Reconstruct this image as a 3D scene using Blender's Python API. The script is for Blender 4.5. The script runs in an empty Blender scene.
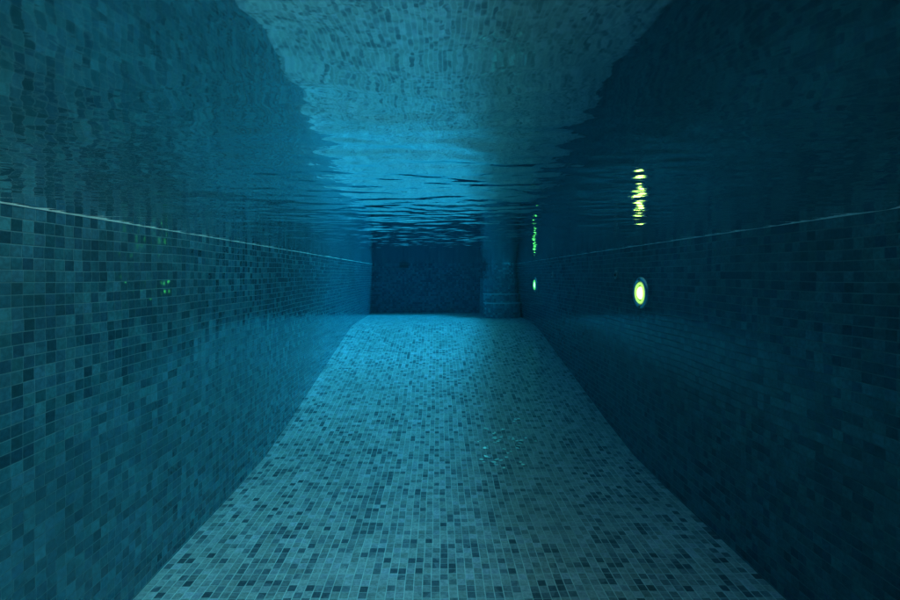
import bpy, bmesh, math, random
import numpy as np
from mathutils import Vector, Matrix

random.seed(7)
rng = np.random.default_rng(23)
sc = bpy.context.scene
COL = sc.collection

# ---------------------------------------------------------------- dimensions (metres, water level z = 0)
XL, XR = -0.93, 1.06            # inner faces of the long walls
YN, YB = -1.3, 6.45             # near and far end walls
CAM_Z = -0.155
Z_DEEP, Z_SHALLOW = -1.145, -0.695
Y_SLOPE0, Y_SLOPE1 = 2.45, 5.0  # the floor ramps up between these
TOP = 0.11                      # pool edge above the water
PITCH = (XR - XL) / 70          # mosaic pitch


def floor_z(y):
    pts = [(-9, Z_DEEP), (2.1, Z_DEEP), (2.45, Z_DEEP + 0.012), (2.8, Z_DEEP + 0.062), (4.75, Z_SHALLOW - 0.035),
           (5.0, Z_SHALLOW - 0.008), (5.25, Z_SHALLOW), (9, Z_SHALLOW)]
    for (a, za), (b, zb) in zip(pts, pts[1:]):
        if y <= b:
            return za + (zb - za) * (y - a) / (b - a)
    return Z_SHALLOW


# ---------------------------------------------------------------- object helpers
def link(name, me, mat=None, parent=None, smooth=False):
    if mat is not None:
        me.materials.append(mat)
    if smooth:
        for p in me.polygons:
            p.use_smooth = True
    o = bpy.data.objects.new(name, me)
    COL.objects.link(o)
    if parent is not None:
        o.parent = parent
    return o


def from_bm(name, bm, mat, parent=None, smooth=False):
    me = bpy.data.meshes.new(name)
    bmesh.ops.recalc_face_normals(bm, faces=bm.faces)
    bm.to_mesh(me)
    bm.free()
    return link(name, me, mat, parent, smooth)


def tag(o, label=None, cat=None, group=None, kind=None):
    for k, v in (("label", label), ("category", cat), ("group", group), ("kind", kind)):
        if v:
            o[k] = v
    return o


def empty(name, loc, rot=(0, 0, 0)):
    o = bpy.data.objects.new(name, None)
    COL.objects.link(o)
    o.location = loc
    o.rotation_euler = rot
    o.empty_display_size = 0.05
    return o


def add_box(bm, lo, hi):
    vs = [bm.verts.new((x, y, z)) for x in (lo[0], hi[0]) for y in (lo[1], hi[1]) for z in (lo[2], hi[2])]
    for f in ((0, 1, 3, 2), (4, 6, 7, 5), (0, 4, 5, 1), (2, 3, 7, 6), (0, 2, 6, 4), (1, 5, 7, 3)):
        bm.faces.new([vs[i] for i in f])
    return vs


def tile_uv(bm, mode):
    """uv in metres; u runs across the strong grout lines. mode: 'auto' picks by face normal"""
    uvl = bm.loops.layers.uv.verify()
    for f in bm.faces:
        n = f.normal
        ax = max(range(3), key=lambda i: abs(n[i]))
        for l in f.loops:
            x, y, z = l.vert.co
            l[uvl].uv = ((z, y) if ax == 0 else (z, x - XL) if ax == 1 else (x - XL, y))


def lathe(bm, prof, n=40, axis_cap=True):
    """revolve (radius, height) profile about the local z axis"""
    rings = []
    for r, h in prof:
        if r < 1e-6:
            rings.append([bm.verts.new((0, 0, h))])
        else:
            rings.append([bm.verts.new((r * math.cos(2 * math.pi * k / n), r * math.sin(2 * math.pi * k / n), h)) for k in range(n)])
    for a, b in zip(rings, rings[1:]):
        for k in range(n):
            j = (k + 1) % n
            if len(a) == 1 and len(b) == 1:
                continue
            if len(a) == 1:
                bm.faces.new((a[0], b[k], b[j]))
            elif len(b) == 1:
                bm.faces.new((a[k], b[0], a[j]))
            else:
                bm.faces.new((a[k], b[k], b[j], a[j]))


# ---------------------------------------------------------------- node helpers
class NT:
    def __init__(self, mat):
        self.t = mat.node_tree
        self.t.nodes.clear()

    def n(self, typ, **kw):
        nd = self.t.nodes.new(typ)
        for k, v in kw.items():
            setattr(nd, k, v)
        return nd

    def l(self, a, b):
        self.t.links.new(a, b)

    def val(self, sock, v):
        if hasattr(v, "is_output") or isinstance(v, bpy.types.NodeSocket):
            self.l(v, sock)
        else:
            sock.default_value = v

    def math(self, op, a, b=0.0, c=None):
        nd = self.n("ShaderNodeMath", operation=op)
        self.val(nd.inputs[0], a)
        self.val(nd.inputs[1], b)
        if c is not None:
            self.val(nd.inputs[2], c)
        return nd.outputs[0]

    def maprange(self, v, a, b, c, d):
        nd = self.n("ShaderNodeMapRange", interpolation_type='SMOOTHSTEP')
        self.val(nd.inputs[0], v)
        for i, x in enumerate((a, b, c, d)):
            self.val(nd.inputs[i + 1], x)
        return nd.outputs[0]

    def mix(self, f, a, b, blend='MIX'):
        nd = self.n("ShaderNodeMix", data_type='RGBA', blend_type=blend)
        self.val(nd.inputs[0], f)
        self.val(nd.inputs[6], a)
        self.val(nd.inputs[7], b)
        return nd.outputs[2]


def new_mat(name):
    m = bpy.data.materials.new(name)
    m.use_nodes = True
    return m, NT(m)


def tile_material(name, ramp, grout, seed, rough=0.2, ior=1.22, tilt=0.03, gu=0.055, gv=0.03, gv_amt=0.6, sheet_amt=0.22, pillow=0.4, lean=0.0):
    m, t = new_mat(name)
    uv = t.n("ShaderNodeUVMap")
    sep = t.n("ShaderNodeSeparateXYZ")
    t.l(uv.outputs[0], sep.inputs[0])
    U = t.math('ADD', t.math('MULTIPLY', sep.outputs[0], 1 / PITCH), 200.0)
    V0 = t.math('ADD', t.math('MULTIPLY', sep.outputs[1], 1 / PITCH), 200.0)
    # the hand-set sheets drift a little: low noise bends the lines, each column of each sheet slips
    wob = t.n("ShaderNodeTexNoise", noise_dimensions='2D')
    wob.inputs["Scale"].default_value = 2.2
    wob.inputs["Detail"].default_value = 1.0
    t.l(uv.outputs[0], wob.inputs["Vector"])
    wsep = t.n("ShaderNodeSeparateColor")
    t.l(wob.outputs["Color"], wsep.inputs[0])
    U = t.math('ADD', U, t.math('MULTIPLY', t.math('SUBTRACT', wsep.outputs[0], 0.5), 0.5))
    V0 = t.math('ADD', V0, t.math('MULTIPLY', t.math('SUBTRACT', wsep.outputs[1], 0.5), 0.5))
    col = t.math('FLOOR', U)
    sheet = t.math('FLOOR', t.math('DIVIDE', V0, 11.0))
    cs = t.n("ShaderNodeCombineXYZ")
    t.l(col, cs.inputs[0]); t.l(sheet, cs.inputs[1]); cs.inputs[2].default_value = seed
    wn0 = t.n("ShaderNodeTexWhiteNoise", noise_dimensions='3D')
    t.l(cs.outputs[0], wn0.inputs["Vector"])
    V = t.math('ADD', V0, t.math('MULTIPLY', wn0.outputs["Value"], 0.22))
    row = t.math('FLOOR', V)
    cid = t.n("ShaderNodeCombineXYZ")
    t.l(col, cid.inputs[0]); t.l(row, cid.inputs[1]); cid.inputs[2].default_value = seed + 3.7
    wn = t.n("ShaderNodeTexWhiteNoise", noise_dimensions='3D')
    t.l(cid.outputs[0], wn.inputs["Vector"])
    rc = t.n("ShaderNodeSeparateColor")
    t.l(wn.outputs["Color"], rc.inputs[0])
    fu = t.math('FRACT', U)
    fv = t.math('FRACT', V)
    du = t.math('MINIMUM', fu, t.math('SUBTRACT', 1.0, fu))
    dv = t.math('MINIMUM', fv, t.math('SUBTRACT', 1.0, fv))
    mu = t.maprange(du, gu - 0.03, gu + 0.03, 1.0, 0.0)
    mv = t.maprange(dv, gv - 0.03, gv + 0.03, gv_amt, 0.0)
    us = t.math('FRACT', t.math('DIVIDE', U, 11.0))
    vs_ = t.math('FRACT', t.math('DIVIDE', V, 11.0))
    ds = t.math('MINIMUM', t.math('MINIMUM', us, t.math('SUBTRACT', 1.0, us)), t.math('MINIMUM', vs_, t.math('SUBTRACT', 1.0, vs_)))
    g = t.math('MAXIMUM', t.math('MAXIMUM', mu, mv), t.maprange(ds, .004, .010, sheet_amt, 0.0))
    # patches where dark pieces gather
    pn = t.n("ShaderNodeTexNoise", noise_dimensions='2D')
    pn.inputs["Scale"].default_value = 5.5
    pn.inputs["Detail"].default_value = 2.0
    t.l(uv.outputs[0], pn.inputs["Vector"])
    pick = t.math('ADD', wn.outputs["Value"], t.math('MULTIPLY', t.math('SUBTRACT', pn.outputs[0], 0.5), 0.55))
    cr = t.n("ShaderNodeValToRGB")
    cr.color_ramp.interpolation = 'CONSTANT'
    el = cr.color_ramp.elements
    el[0].position = ramp[0][0]; el[0].color = (*ramp[0][1], 1)
    el[1].position = ramp[1][0]; el[1].color = (*ramp[1][1], 1)
    for p, c in ramp[2:]:
        e = el.new(p); e.color = (*c, 1)
    t.l(pick, cr.inputs[0])
    # each piece its own shade, cloudy glass inside
    hsv = t.n("ShaderNodeHueSaturation")
    t.l(cr.outputs[0], hsv.inputs["Color"])
    t.l(t.math('ADD', 0.8, t.math('MULTIPLY', rc.outputs[1], 0.4)), hsv.inputs["Value"])
    t.l(t.math('ADD', 0.485, t.math('MULTIPLY', rc.outputs[2], 0.03)), hsv.inputs["Hue"])
    cl = t.n("ShaderNodeTexNoise", noise_dimensions='3D')
    cl.inputs["Scale"].default_value = 95.0
    cl.inputs["Detail"].default_value = 3.0
    ca = t.n("ShaderNodeVectorMath", operation='ADD')
    t.l(uv.outputs[0], ca.inputs[0]); t.l(wn.outputs["Color"], ca.inputs[1])
    t.l(ca.outputs[0], cl.inputs["Vector"])
    cloud = t.maprange(cl.outputs[0], 0.3, 0.7, 0.78, 1.18)
    cc = t.n("ShaderNodeCombineColor")
    for i in range(3):
        t.l(cloud, cc.inputs[i])
    body = t.mix(1.0, hsv.outputs[0], cc.outputs[0], 'MULTIPLY')
    gn = t.n("ShaderNodeTexNoise", noise_dimensions='2D')
    gn.inputs["Scale"].default_value = 14.0
    gn.inputs["Detail"].default_value = 4.0
    t.l(uv.outputs[0], gn.inputs["Vector"])
    gcol = t.mix(t.maprange(gn.outputs[0], 0.35, 0.7, 0.0, 0.55), (*grout, 1), (*[c * 0.5 for c in grout], 1))
    base = t.mix(g, body, gcol)
    # thin film of dirt in soft blotches, and wider joints where two sheets meet
    sn = t.n("ShaderNodeTexNoise", noise_dimensions='2D')
    sn.inputs["Scale"].default_value = 1.7
    sn.inputs["Detail"].default_value = 6.0
    sn.inputs["Roughness"].default_value = 0.62
    t.l(uv.outputs[0], sn.inputs["Vector"])
    base = t.mix(t.maprange(sn.outputs[0], 0.42, 0.72, 0.0, 0.38), base, (*[c * 0.42 for c in grout], 1))
    # every piece is set at a slightly different tilt
    geo = t.n("ShaderNodeNewGeometry")
    sub = t.n("ShaderNodeVectorMath", operation='SUBTRACT')
    t.l(wn.outputs["Color"], sub.inputs[0]); sub.inputs[1].default_value = (0.5, 0.5, 0.5)
    sca = t.n("ShaderNodeVectorMath", operation='SCALE')
    t.l(sub.outputs[0], sca.inputs[0]); sca.inputs["Scale"].default_value = tilt
    add = t.n("ShaderNodeVectorMath", operation='ADD')
    ln = t.n("ShaderNodeVectorMath", operation='ADD')
    t.l(geo.outputs["Normal"], ln.inputs[0]); ln.inputs[1].default_value = (0, lean, 0)
    t.l(ln.outputs[0], add.inputs[0]); t.l(sca.outputs[0], add.inputs[1])
    nor = t.n("ShaderNodeVectorMath", operation='NORMALIZE')
    t.l(add.outputs[0], nor.inputs[0])
    bump = t.n("ShaderNodeBump")
    bump.inputs["Strength"].default_value = 0.35
    bump.inputs["Distance"].default_value = 0.002
    hgt = t.math('ADD', t.math('MULTIPLY', g, -1.0), t.math('MULTIPLY', cl.outputs[0], 0.12))
    # pillowed face of every piece
    cu = t.math('SUBTRACT', fu, 0.5)
    cv = t.math('SUBTRACT', fv, 0.5)
    pil = t.math('ADD', t.math('MULTIPLY', cu, cu), t.math('MULTIPLY', cv, cv))
    hgt = t.math('SUBTRACT', hgt, t.math('MULTIPLY', pil, pillow))
    t.l(hgt, bump.inputs["Height"])
    t.l(nor.outputs[0], bump.inputs["Normal"])
    b = t.n("ShaderNodeBsdfPrincipled")
    t.l(base, b.inputs["Base Color"])
    ro = t.math('ADD', rough, t.math('MULTIPLY', g, 0.5))
    t.l(ro, b.inputs["Roughness"])
    b.inputs["IOR"].default_value = ior
    t.l(bump.outputs[0], b.inputs["Normal"])
    out = t.n("ShaderNodeOutputMaterial")
    t.l(b.outputs[0], out.inputs[0])
    return m


def plain(name, color, rough=0.4, metal=0.0, ior=1.3, noise=0.15, nscale=60):
    m, t = new_mat(name)
    tc = t.n("ShaderNodeTexCoord")
    nz = t.n("ShaderNodeTexNoise")
    nz.inputs["Scale"].default_value = nscale
    nz.inputs["Detail"].default_value = 4
    t.l(tc.outputs["Object"], nz.inputs["Vector"])
    c = t.mix(nz.outputs[0], (*[x * (1 - noise) for x in color], 1), (*[min(1, x * (1 + noise)) for x in color], 1))
    b = t.n("ShaderNodeBsdfPrincipled")
    t.l(c, b.inputs["Base Color"])
    b.inputs["Roughness"].default_value = rough
    b.inputs["Metallic"].default_value = metal
    b.inputs["IOR"].default_value = ior
    out = t.n("ShaderNodeOutputMaterial")
    t.l(b.outputs[0], out.inputs[0])
    return m


def glow(name, color, strength):
    m, t = new_mat(name)
    e = t.n("ShaderNodeEmission")
    e.inputs[0].default_value = (*color, 1)
    e.inputs[1].default_value = strength
    out = t.n("ShaderNodeOutputMaterial")
    t.l(e.outputs[0], out.inputs[0])
    return m


FLOOR_RAMP = [(0.0, (.13, .10, .13)), (0.12, (.25, .18, .215)), (0.25, (.36, .25, .275)), (0.41, (.49, .325, .335)), (0.60, (.57, .365, .385)), (0.86, (.62, .39, .45))]
WALL_RAMP = [(0.0, (.022, .08, .115)), (0.28, (.03, .105, .15)), (0.45, (.036, .13, .185)), (0.62, (.048, .162, .215)), (0.82, (.064, .19, .248))]
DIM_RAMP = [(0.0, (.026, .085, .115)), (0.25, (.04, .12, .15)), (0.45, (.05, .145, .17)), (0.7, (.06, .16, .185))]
M_FLOOR = tile_material("floor_mosaic", FLOOR_RAMP, (.95, .70, .70), 1.0, rough=0.3, ior=1.3, sheet_amt=.5, tilt=0.06, gu=.05, gv=.03, gv_amt=.7)
M_WALL = tile_material("wall_mosaic", WALL_RAMP, (.10, .205, .24), 5.0, rough=0.035, ior=1.8, tilt=0.05, pillow=.40, lean=.022, gu=.035, gv=.03, gv_amt=.65)
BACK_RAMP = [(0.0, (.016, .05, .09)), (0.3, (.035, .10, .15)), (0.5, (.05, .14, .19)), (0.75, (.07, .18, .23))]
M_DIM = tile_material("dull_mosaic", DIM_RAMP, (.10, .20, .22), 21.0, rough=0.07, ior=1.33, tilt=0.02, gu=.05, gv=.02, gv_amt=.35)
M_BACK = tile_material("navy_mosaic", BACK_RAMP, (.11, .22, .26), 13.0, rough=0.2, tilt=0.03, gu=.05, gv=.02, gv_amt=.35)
STEP_RAMP = [(p, (c[0] * 5, c[1] * 2.9, c[2] * 2.3)) for p, c in WALL_RAMP]
M_STEP = tile_material("step_mosaic", STEP_RAMP, (.30, .36, .38), 9.0, rough=0.2, tilt=0.04)
M_NOSE = plain("pale_nosing", (.68, .76, .74), 0.4)
M_STRIP = plain("waterline_scale", (.6, .68, .68), 0.5, noise=0.3, nscale=25)
M_STEEL = plain("brushed_steel", (.52, .55, .56), 0.3, 0.9)
M_GREY = plain("grey_plastic", (.24, .28, .30), 0.35)
M_DARK = plain("dark_recess", (.012, .014, .016), 0.8)
M_FRAME = plain("black_plastic", (.03, .035, .04), 0.6)
M_STONE = plain("deck_stone", (.34, .33, .31), 0.7, nscale=20)
M_BULB = glow("lamp_bulb_light", (1.0, .44, .04), 25.0)
M_RIM = glow("lamp_lens_light", (1.0, .44, .06), 2.5)
M_BOWL = plain("lamp_bowl", (.45, .62, .2), 0.35, 0.0)

# ---------------------------------------------------------------- pool floor
bm = bmesh.new()
ys = [YN - .05, 0, 1, 1.8, 2.1, 2.28, 2.45, 2.62, 2.8, 3.2, 3.6, 4.0, 4.4, 4.75, 4.88, 5.0, 5.12, 5.25, 5.8, YB + .05]
xs = [XL - .05, XR + .05]
top = [[bm.verts.new((x, y, floor_z(y))) for x in xs] for y in ys]
bot = [[bm.verts.new((x, y, -1.4)) for x in xs] for y in ys]
for i in range(len(ys) - 1):
    bm.faces.new((top[i][0], top[i][1], top[i + 1][1], top[i + 1][0]))
    bm.faces.new((bot[i][0], bot[i + 1][0], bot[i + 1][1], bot[i][1]))
    for k in (0, 1):
        bm.faces.new((top[i][k], top[i + 1][k], bot[i + 1][k], bot[i][k]))
for i in (0, -1):
    bm.faces.new((top[i][0], top[i][1], bot[i][1], bot[i][0]))
bm.normal_update()
tile_uv(bm, 'auto')
fl = from_bm("pool_floor", bm, M_FLOOR)
tag(fl, kind='structure')

# ---------------------------------------------------------------- pool walls
def wall(lo, hi, label, strip_lo, strip_hi, mat=M_WALL, strip=M_STRIP):
    bm = bmesh.new()
    add_box(bm, lo, hi)
    bmesh.ops.recalc_face_normals(bm, faces=bm.faces)
    bm.normal_update()
    tile_uv(bm, 'auto')
    w = from_bm("pool_wall", bm, mat)
    tag(w, label, "wall", "tiled walls of the pool")
    if strip_lo is None:
        return w
    bm = bmesh.new()
    add_box(bm, strip_lo, strip_hi)
    from_bm("waterline_strip", bm, strip, w)
    return w

T = 0.25
wall((XL - T, YN - T, -1.5), (XL, YB + T, TOP), "brighter mosaic tiled long wall with a clear white line at the water",
     (XL - .01, YN, -.0022), (XL + .0012, YB - .001, .0018))
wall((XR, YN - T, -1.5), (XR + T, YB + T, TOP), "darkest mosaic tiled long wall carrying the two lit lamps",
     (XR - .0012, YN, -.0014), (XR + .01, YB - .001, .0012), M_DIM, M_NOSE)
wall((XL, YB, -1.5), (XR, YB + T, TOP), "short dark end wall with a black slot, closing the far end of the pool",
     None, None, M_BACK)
wall((XL, YN - T, -1.5), (XR, YN, TOP), "short end wall of the deep end, behind the camera",
     (XL + .003, YN - .01, -.0015), (XR - .003, YN + .0015, .0015))

# ---------------------------------------------------------------- deck round the basin
bm = bmesh.new()
R = 60.0
o = [(-R, -R), (R, -R), (R, R), (-R, R)]
inn = [(XL - T, YN - T), (XR + T, YN - T), (XR + T, YB + T), (XL - T, YB + T)]
vo = [bm.verts.new((x, y, TOP - .004)) for x, y in o]
vi = [bm.verts.new((x, y, TOP - .004)) for x, y in inn]
for k in range(4):
    j = (k + 1) % 4
    bm.faces.new((vo[k], vo[j], vi[j], vi[k]))
tag(from_bm("pool_deck", bm, M_STONE), kind='structure')

# ---------------------------------------------------------------- water: wavy skin above, closed body below
def wave_field(X, Y):
    Z = np.zeros_like(X)
    def band(n, lmin, lmax, slope, spread, skew, env):
        nonlocal Z
        acc = np.zeros_like(X)
        for _ in range(n):
            lam = math.exp(rng.uniform(math.log(lmin), math.log(lmax)))
            th = math.pi / 2 + rng.normal(0.08, spread)
            k = 2 * math.pi / lam
            p = k * (math.cos(th) * X + math.sin(th) * Y) + rng.uniform(0, 2 * math.pi)
            acc += (1 / k) * np.sin(p + skew * np.sin(p)) * math.sqrt(2 / n)
        Z += acc * slope * env
    # the breeze reaches the middle of the basin: calmer close to the deep end
    def smooth(a, b):
        q = np.clip((Y - a) / (b - a), 0, 1)
        return q * q * (3 - 2 * q)
    calm = 0.09 + 0.91 * smooth(.29, .70)
    patch = 0.75 + 0.35 * np.sin(2.1 * X + 1.3) * np.sin(3.3 * Y + .4)
    band(22, .035, .08, .034, .50, .75, calm * patch)
    band(16, .08, .2, .017, .5, .7, calm)
    band(18, .22, .6, .008, .6, .3, 0.5 + 0.5 * calm)
    band(18, .03, .07, .018, 3.0, .3, calm)
    band(12, .07, .20, .003, 3.0, 0, 1.0)
    return Z

gx = np.linspace(XL - .04, XR + .04, 200)
gy = np.concatenate([np.linspace(YN - .03, .2, 60, endpoint=False), np.linspace(.2, 2.6, 480, endpoint=False), np.linspace(2.6, YB + .04, 380)])
nx, ny = len(gx), len(gy)
X, Y = np.meshgrid(gx, gy)
Z = wave_field(X, Y)
verts = np.stack([X, Y, Z], -1).reshape(-1, 3).tolist()
faces = []
for j in range(ny - 1):
    b0 = j * nx
    for i in range(nx - 1):
        a = b0 + i
        faces.append((a, a + 1, a + nx + 1, a + nx))
ntop = len(faces)
ring = [i for i in range(nx)] + [j * nx + nx - 1 for j in range(1, ny)] + [(ny - 1) * nx + i for i in range(nx - 2, -1, -1)] + [j * nx for j in range(ny - 2, 0, -1)]
base = len(verts)
for r_ in ring:
    verts.append((verts[r_][0], verts[r_][1], -1.36))
n = len(ring)
for k in range(n):
    j = (k + 1) % n
    faces.append((ring[j], ring[k], base + k, base + j))
faces.append([base + k for k in range(n - 1, -1, -1)])
me = bpy.data.meshes.new("water")
me.from_pydata(verts, [], faces)
me.polygons.foreach_set("use_smooth", [i < ntop for i in range(len(faces))])
me.update()

m, t = new_mat("pool_water")
geo = t.n("ShaderNodeNewGeometry")
nz = t.n("ShaderNodeTexNoise", noise_dimensions='2D')
nz.inputs["Scale"].default_value = 48.0
nz.inputs["Detail"].default_value = 2.0
nz.inputs["Roughness"].default_value = 0.45
nz.inputs["Distortion"].default_value = 0.6
t.l(geo.outputs["Position"], nz.inputs["Vector"])
bp = t.n("ShaderNodeBump")
bp.inputs["Strength"].default_value = 1.0
bp.inputs["Distance"].default_value = 0.00026
psep = t.n("ShaderNodeSeparateXYZ")
t.l(geo.outputs["Position"], psep.inputs[0])
t.l(t.math('MULTIPLY', nz.outputs[0], t.maprange(psep.outputs[1], .35, .75, .18, 1.0)), bp.inputs["Height"])
fr = t.n("ShaderNodeFresnel")
fr.inputs[0].default_value = 1.333
t.l(bp.outputs[0], fr.inputs["Normal"])
gl = t.n("ShaderNodeBsdfGlossy")
gl.inputs["Roughness"].default_value = 0.037
gl.inputs["Color"].default_value = (1, 1, 1, 1)
t.l(bp.outputs[0], gl.inputs["Normal"])
tr = t.n("ShaderNodeBsdfTransparent")
mx = t.n("ShaderNodeMixShader")
t.l(fr.outputs[0], mx.inputs[0]); t.l(tr.outputs[0], mx.inputs[1]); t.l(gl.outputs[0], mx.inputs[2])
va = t.n("ShaderNodeVolumeAbsorption")
va.inputs["Density"].default_value = 0.86
va.inputs["Color"].default_value = (.11, .86, .985, 1)
vs = t.n("ShaderNodeVolumeScatter")
vs.inputs["Density"].default_value = 0.010
vs.inputs["Color"].default_value = (.1, .75, 1.0, 1)
vs.inputs["Anisotropy"].default_value = 0.4
ad = t.n("ShaderNodeAddShader")
t.l(va.outputs[0], ad.inputs[0]); t.l(vs.outputs[0], ad.inputs[1])
out = t.n("ShaderNodeOutputMaterial")
t.l(mx.outputs[0], out.inputs["Surface"]); t.l(ad.outputs[0], out.inputs["Volume"])
tag(link("water", me, m), kind='structure')

# ---------------------------------------------------------------- pool lamps in the long wall (face -x)
def make_lamp(loc, label):
    r = empty("pool_lamp", loc, (0, -math.pi / 2, 0))     # local +z looks into the pool
    tag(r, label, "lamp", "lit lamps in the long wall")
    bm = bmesh.new()
    lathe(bm, [(.055, -.004), (.0565, .008), (.070, .011), (.080, .009), (.084, .004), (.085, -.004)], 48)
    from_bm("bezel", bm, M_STEEL, r, True)
    bm = bmesh.new()
    lathe(bm, [(.0545, .004), (.0535, .009), (.050, .0125), (.046, .0125), (.0435, .009), (.0425, .003)], 48)
    from_bm("lens_ring", bm, M_RIM, r, True)
    bm = bmesh.new()
    lathe(bm, [(.0425, .003), (.040, .0035), (.036, .004), (.0, .0045)], 48)
    from_bm("bowl", bm, M_BOWL, r, True)
    bm = bmesh.new()
    lathe(bm, [(.033, .0035), (.031, .007), (.025, .011), (.013, .0135), (0, .014)], 40)
    from_bm("bulb", bm, M_BULB, r, True)
    for s in (-1, 1):
        bm = bmesh.new()
        add_box(bm, (s * .071 - .006, -.008, .009), (s * .071 + .006, .008, .015))
        bmesh.ops.bevel(bm, geom=bm.edges[:], offset=.002, segments=2, affect='EDGES')
        from_bm("clip", bm, M_GREY, r)
    return r


def copy_tree(o, parent=None):
    c = o.copy()
    COL.objects.link(c)
    if parent is not None:
        c.parent = parent
    for ch in [x for x in o.children]:
        copy_tree(ch, c)
    return c

lampA = make_lamp((XR, 2.37, CAM_Z - .094), "larger, nearer glowing round lamp, green and white, set in the right hand wall")
lampB = copy_tree(lampA)
lampB.location = (XR, 4.95, CAM_Z - .108)
lampB["label"] = "smaller, farther glowing round lamp, next to the far corner steps"

# ---------------------------------------------------------------- small inlets between the lamps
inlets = [(2.70, 0.0, "small round water inlet in the dark wall just beyond the nearer lamp"),
          (4.20, 0.0, "tiny far water inlet in the dark wall, close to the farther lamp")]
first = None
for y, dz, lab in inlets:
    if first is None:
        r = empty("water_inlet", (XR, y, CAM_Z + dz), (0, -math.pi / 2, 0))
        bm = bmesh.new()
        lathe(bm, [(.014, .002), (.015, .008), (.022, .007), (.026, .003), (.027, -.003)], 32)
        from_bm("flange", bm, M_GREY, r, True)
        bm = bmesh.new()
        lathe(bm, [(.0145, .003), (.006, .0045), (.005, .012), (.0, .012)], 24)
        from_bm("nozzle", bm, M_DARK, r, True)
        first = r
    else:
        r = copy_tree(first)
        r.location = (XR, y, CAM_Z + dz)
    tag(r, lab, "inlet", "water inlets in the long wall")

# ---------------------------------------------------------------- slot in the far wall
r = empty("overflow_slot", (-.483, YB, CAM_Z + .128))
tag(r, "small black slot in the far end wall just under the water line", "slot")
bm = bmesh.new()
add_box(bm, (-.06, -.006, -.026), (.06, .0, -.020)); add_box(bm, (-.06, -.006, .016), (.06, .0, .022))
add_box(bm, (-.066, -.006, -.026), (-.0605, .0, .022)); add_box(bm, (.0605, -.006, -.026), (.066, .0, .022))
from_bm("slot_frame", bm, M_FRAME, r)
bm = bmesh.new()
add_box(bm, (-.060, -.003, -.0198), (.060, .01, .0158))
from_bm("slot_mouth", bm, M_DARK, r)

# ---------------------------------------------------------------- corner steps, far right
r = empty("corner_steps", (.83, 6.0, Z_SHALLOW))
tag(r, "stack of tiled steps rising in the far right corner of the pool", "steps")
def step(xl, yf, z0, z1, nose=False):
    x1 = XR - .004
    arc = []
    for k in range(15):
        a = math.pi * k / 14
        arc.append(((xl + x1) / 2 - math.cos(a) * (x1 - xl) / 2, yf + .16 - .16 * math.sin(a) ** .8))
    plan = arc + [(x1, YB - .004), (xl, YB - .004)]
    bm = bmesh.new()
    lo = [bm.verts.new((x, y, z0)) for x, y in plan]
    hi = [bm.verts.new((x, y, z1)) for x, y in plan]
    bm.faces.new(hi); bm.faces.new(lo[::-1])
    N = len(plan)
    for k in range(N):
        j = (k + 1) % N
        bm.faces.new((lo[k], lo[j], hi[j], hi[k]))
    bmesh.ops.recalc_face_normals(bm, faces=bm.faces)
    bm.normal_update()
    tile_uv(bm, 'auto')
    s = from_bm("step", bm, M_STEP, r)
    s.matrix_parent_inverse = Matrix.Translation(r.location).inverted()
    if not nose:
        return
    # pale nosing along the front edge
    bm = bmesh.new()
    d = .006
    p2 = [(x, y - .004) for x, y in arc] + [(x, y + .025) for x, y in arc[::-1]]
    lo = [bm.verts.new((x, y, z1 - .012)) for x, y in p2]
    hi = [bm.verts.new((x, y, z1 + .003)) for x, y in p2]
    bm.faces.new(hi); bm.faces.new(lo[::-1])
    for k in range(len(p2)):
        j = (k + 1) % len(p2)
        bm.faces.new((lo[k], lo[j], hi[j], hi[k]))
    from_bm("nosing", bm, M_NOSE, s)
step(.586, 5.66, Z_SHALLOW - .02, -.505, True)
step(.590, 5.80, -.505, -.395, True)
step(.596, 5.90, -.395, -.20)
step(.630, 5.98, -.20, -.10)
step(.675, 6.04, -.10, -.012)
step(.700, 6.12, -.012, .108)
bpy.context.view_layer.update()

# ---------------------------------------------------------------- shiny pale flecks added on the floor slope to imitate light glints
M_GLINT = plain("pale_glint_flake", (.90, .93, .90), 0.5, metal=.35, ior=1.5, noise=0.1)
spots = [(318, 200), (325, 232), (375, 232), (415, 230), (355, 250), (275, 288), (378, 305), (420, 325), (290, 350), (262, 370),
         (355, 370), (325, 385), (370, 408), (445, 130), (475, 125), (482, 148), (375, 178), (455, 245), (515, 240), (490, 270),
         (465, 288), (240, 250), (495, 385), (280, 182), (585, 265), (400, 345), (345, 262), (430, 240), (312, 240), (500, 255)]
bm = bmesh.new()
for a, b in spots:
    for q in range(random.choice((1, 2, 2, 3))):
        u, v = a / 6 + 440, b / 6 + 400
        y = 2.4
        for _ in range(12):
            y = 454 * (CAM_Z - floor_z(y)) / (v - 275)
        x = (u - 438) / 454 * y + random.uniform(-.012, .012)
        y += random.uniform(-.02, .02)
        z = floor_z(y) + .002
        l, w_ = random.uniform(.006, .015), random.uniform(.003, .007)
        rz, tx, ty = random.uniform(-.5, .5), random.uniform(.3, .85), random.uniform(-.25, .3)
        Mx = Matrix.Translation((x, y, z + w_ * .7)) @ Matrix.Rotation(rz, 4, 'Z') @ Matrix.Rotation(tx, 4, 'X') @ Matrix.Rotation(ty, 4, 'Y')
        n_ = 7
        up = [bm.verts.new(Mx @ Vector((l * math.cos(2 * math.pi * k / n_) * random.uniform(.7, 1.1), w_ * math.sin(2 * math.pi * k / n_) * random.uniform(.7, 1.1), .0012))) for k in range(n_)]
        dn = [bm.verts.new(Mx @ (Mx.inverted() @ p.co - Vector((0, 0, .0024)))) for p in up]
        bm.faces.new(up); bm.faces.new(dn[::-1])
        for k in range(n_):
            bm.faces.new((dn[k], dn[(k + 1) % n_], up[(k + 1) % n_], up[k]))
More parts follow.
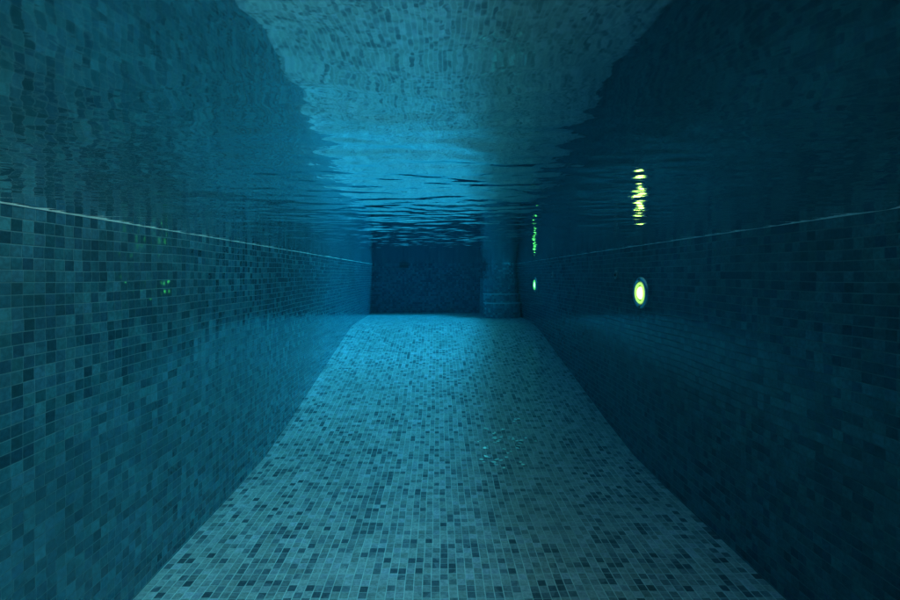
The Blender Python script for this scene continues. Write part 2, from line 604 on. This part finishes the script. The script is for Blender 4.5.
fk = from_bm("glint_flecks", bm, M_GLINT)
tag(fk, "scatter of tiny pale shiny flecks added to imitate light glints on the floor tiles, right of centre", "flecks", kind='stuff')

# ---------------------------------------------------------------- slatted pergola beside the deep end, added unseen to shade the near half
r = empty("sunblocker", (3.0, .35, TOP))
tag(r, "slatted timber pergola added out of the picture to dim the sun on the near half", "sunblocker")
M_SUNBLOCKER = plain("sunblocker_timber", (.22, .16, .11), 0.7, nscale=12)
PH, PX0, PX1, PY0, PY1 = 2.6 - TOP, .55 - 3.0, 6.0 - 3.0, -4.35, 4.35
for x in (-1.3, 2.6):
    bm = bmesh.new()
    add_box(bm, (x - .06, PY0, PH - .2), (x + .06, PY1, PH - .04))
    from_bm("sunblocker_beam", bm, M_SUNBLOCKER, r)
    for y in (PY0 + .3, PY1 - .3):
        bm = bmesh.new()
        add_box(bm, (x - .06, y - .06, -.003), (x + .06, y + .06, PH - .2))
        from_bm("sunblocker_post", bm, M_SUNBLOCKER, r)
bm = bmesh.new()
add_box(bm, (PX0, -.062, -.02), (PX1, .062, .02))
slat = from_bm("slat", bm, M_SUNBLOCKER, r)
slat.location = (0, PY0, PH - .019)
y = PY0 + .2
while y < PY1:
    c = slat.copy()
    COL.objects.link(c)
    c.location = (0, y, PH - .019)
    y += .2

# ---------------------------------------------------------------- light
sun_dir = Vector((.82, .46, 1.0)).normalized()
elev = math.asin(sun_dir.z)
azim = math.atan2(sun_dir.x, sun_dir.y)
w = bpy.data.worlds.new("World")
sc.world = w
w.use_nodes = True
wt = w.node_tree
wt.nodes.clear()
sky = wt.nodes.new("ShaderNodeTexSky")
sky.sky_type = 'NISHITA'
sky.sun_disc = False
sky.sun_elevation = elev
sky.sun_rotation = azim
sky.air_density = 0.8
sky.dust_density = 6.0
sky.ozone_density = 0.3
bg = wt.nodes.new("ShaderNodeBackground")
bg.inputs[1].default_value = 0.18
wo = wt.nodes.new("ShaderNodeOutputWorld")
haze_tint = wt.nodes.new("ShaderNodeMix")
haze_tint.data_type = 'RGBA'
haze_tint.blend_type = 'MULTIPLY'
haze_tint.inputs[0].default_value = 1.0
haze_tint.inputs[7].default_value = (1.28, 1.04, .70, 1)      # milky, hazy sky
wt.links.new(sky.outputs[0], haze_tint.inputs[6])
wt.links.new(haze_tint.outputs[2], bg.inputs[0])
wt.links.new(bg.outputs[0], wo.inputs[0])

sl = bpy.data.lights.new("sun", 'SUN')
sl.energy = 4.7
sl.angle = math.radians(21)
sl.color = (.52, .94, 1.0)
so = bpy.data.objects.new("sun", sl)
COL.objects.link(so)
so.rotation_euler = (-sun_dir).to_track_quat('-Z', 'Y').to_euler()
so.location = sun_dir * 20

# ---------------------------------------------------------------- camera
cd = bpy.data.cameras.new("camera")
cam = bpy.data.objects.new("camera", cd)
COL.objects.link(cam)
cam.location = (0, 0, CAM_Z)
cam.rotation_euler = (math.pi / 2, 0, 0)
cd.sensor_width = 36
cd.lens = 454 / 900 * 36
cd.shift_x = 12 / 900
cd.shift_y = -25 / 900
cd.clip_start = 0.01
cd.clip_end = 500
sc.camera = cam

# ---------------------------------------------------------------- output
sc.view_settings.view_transform = 'Standard'
sc.view_settings.look = 'None'
sc.view_settings.exposure = 0.6
sc.view_settings.gamma = 1.0
sc.view_settings.use_curve_mapping = False
sc.cycles.max_bounces = 8
sc.cycles.diffuse_bounces = 4
sc.cycles.glossy_bounces = 5
sc.cycles.transparent_max_bounces = 8
sc.cycles.volume_bounces = 1
sc.cycles.sample_clamp_indirect = 4.0
sc.cycles.use_denoising = True
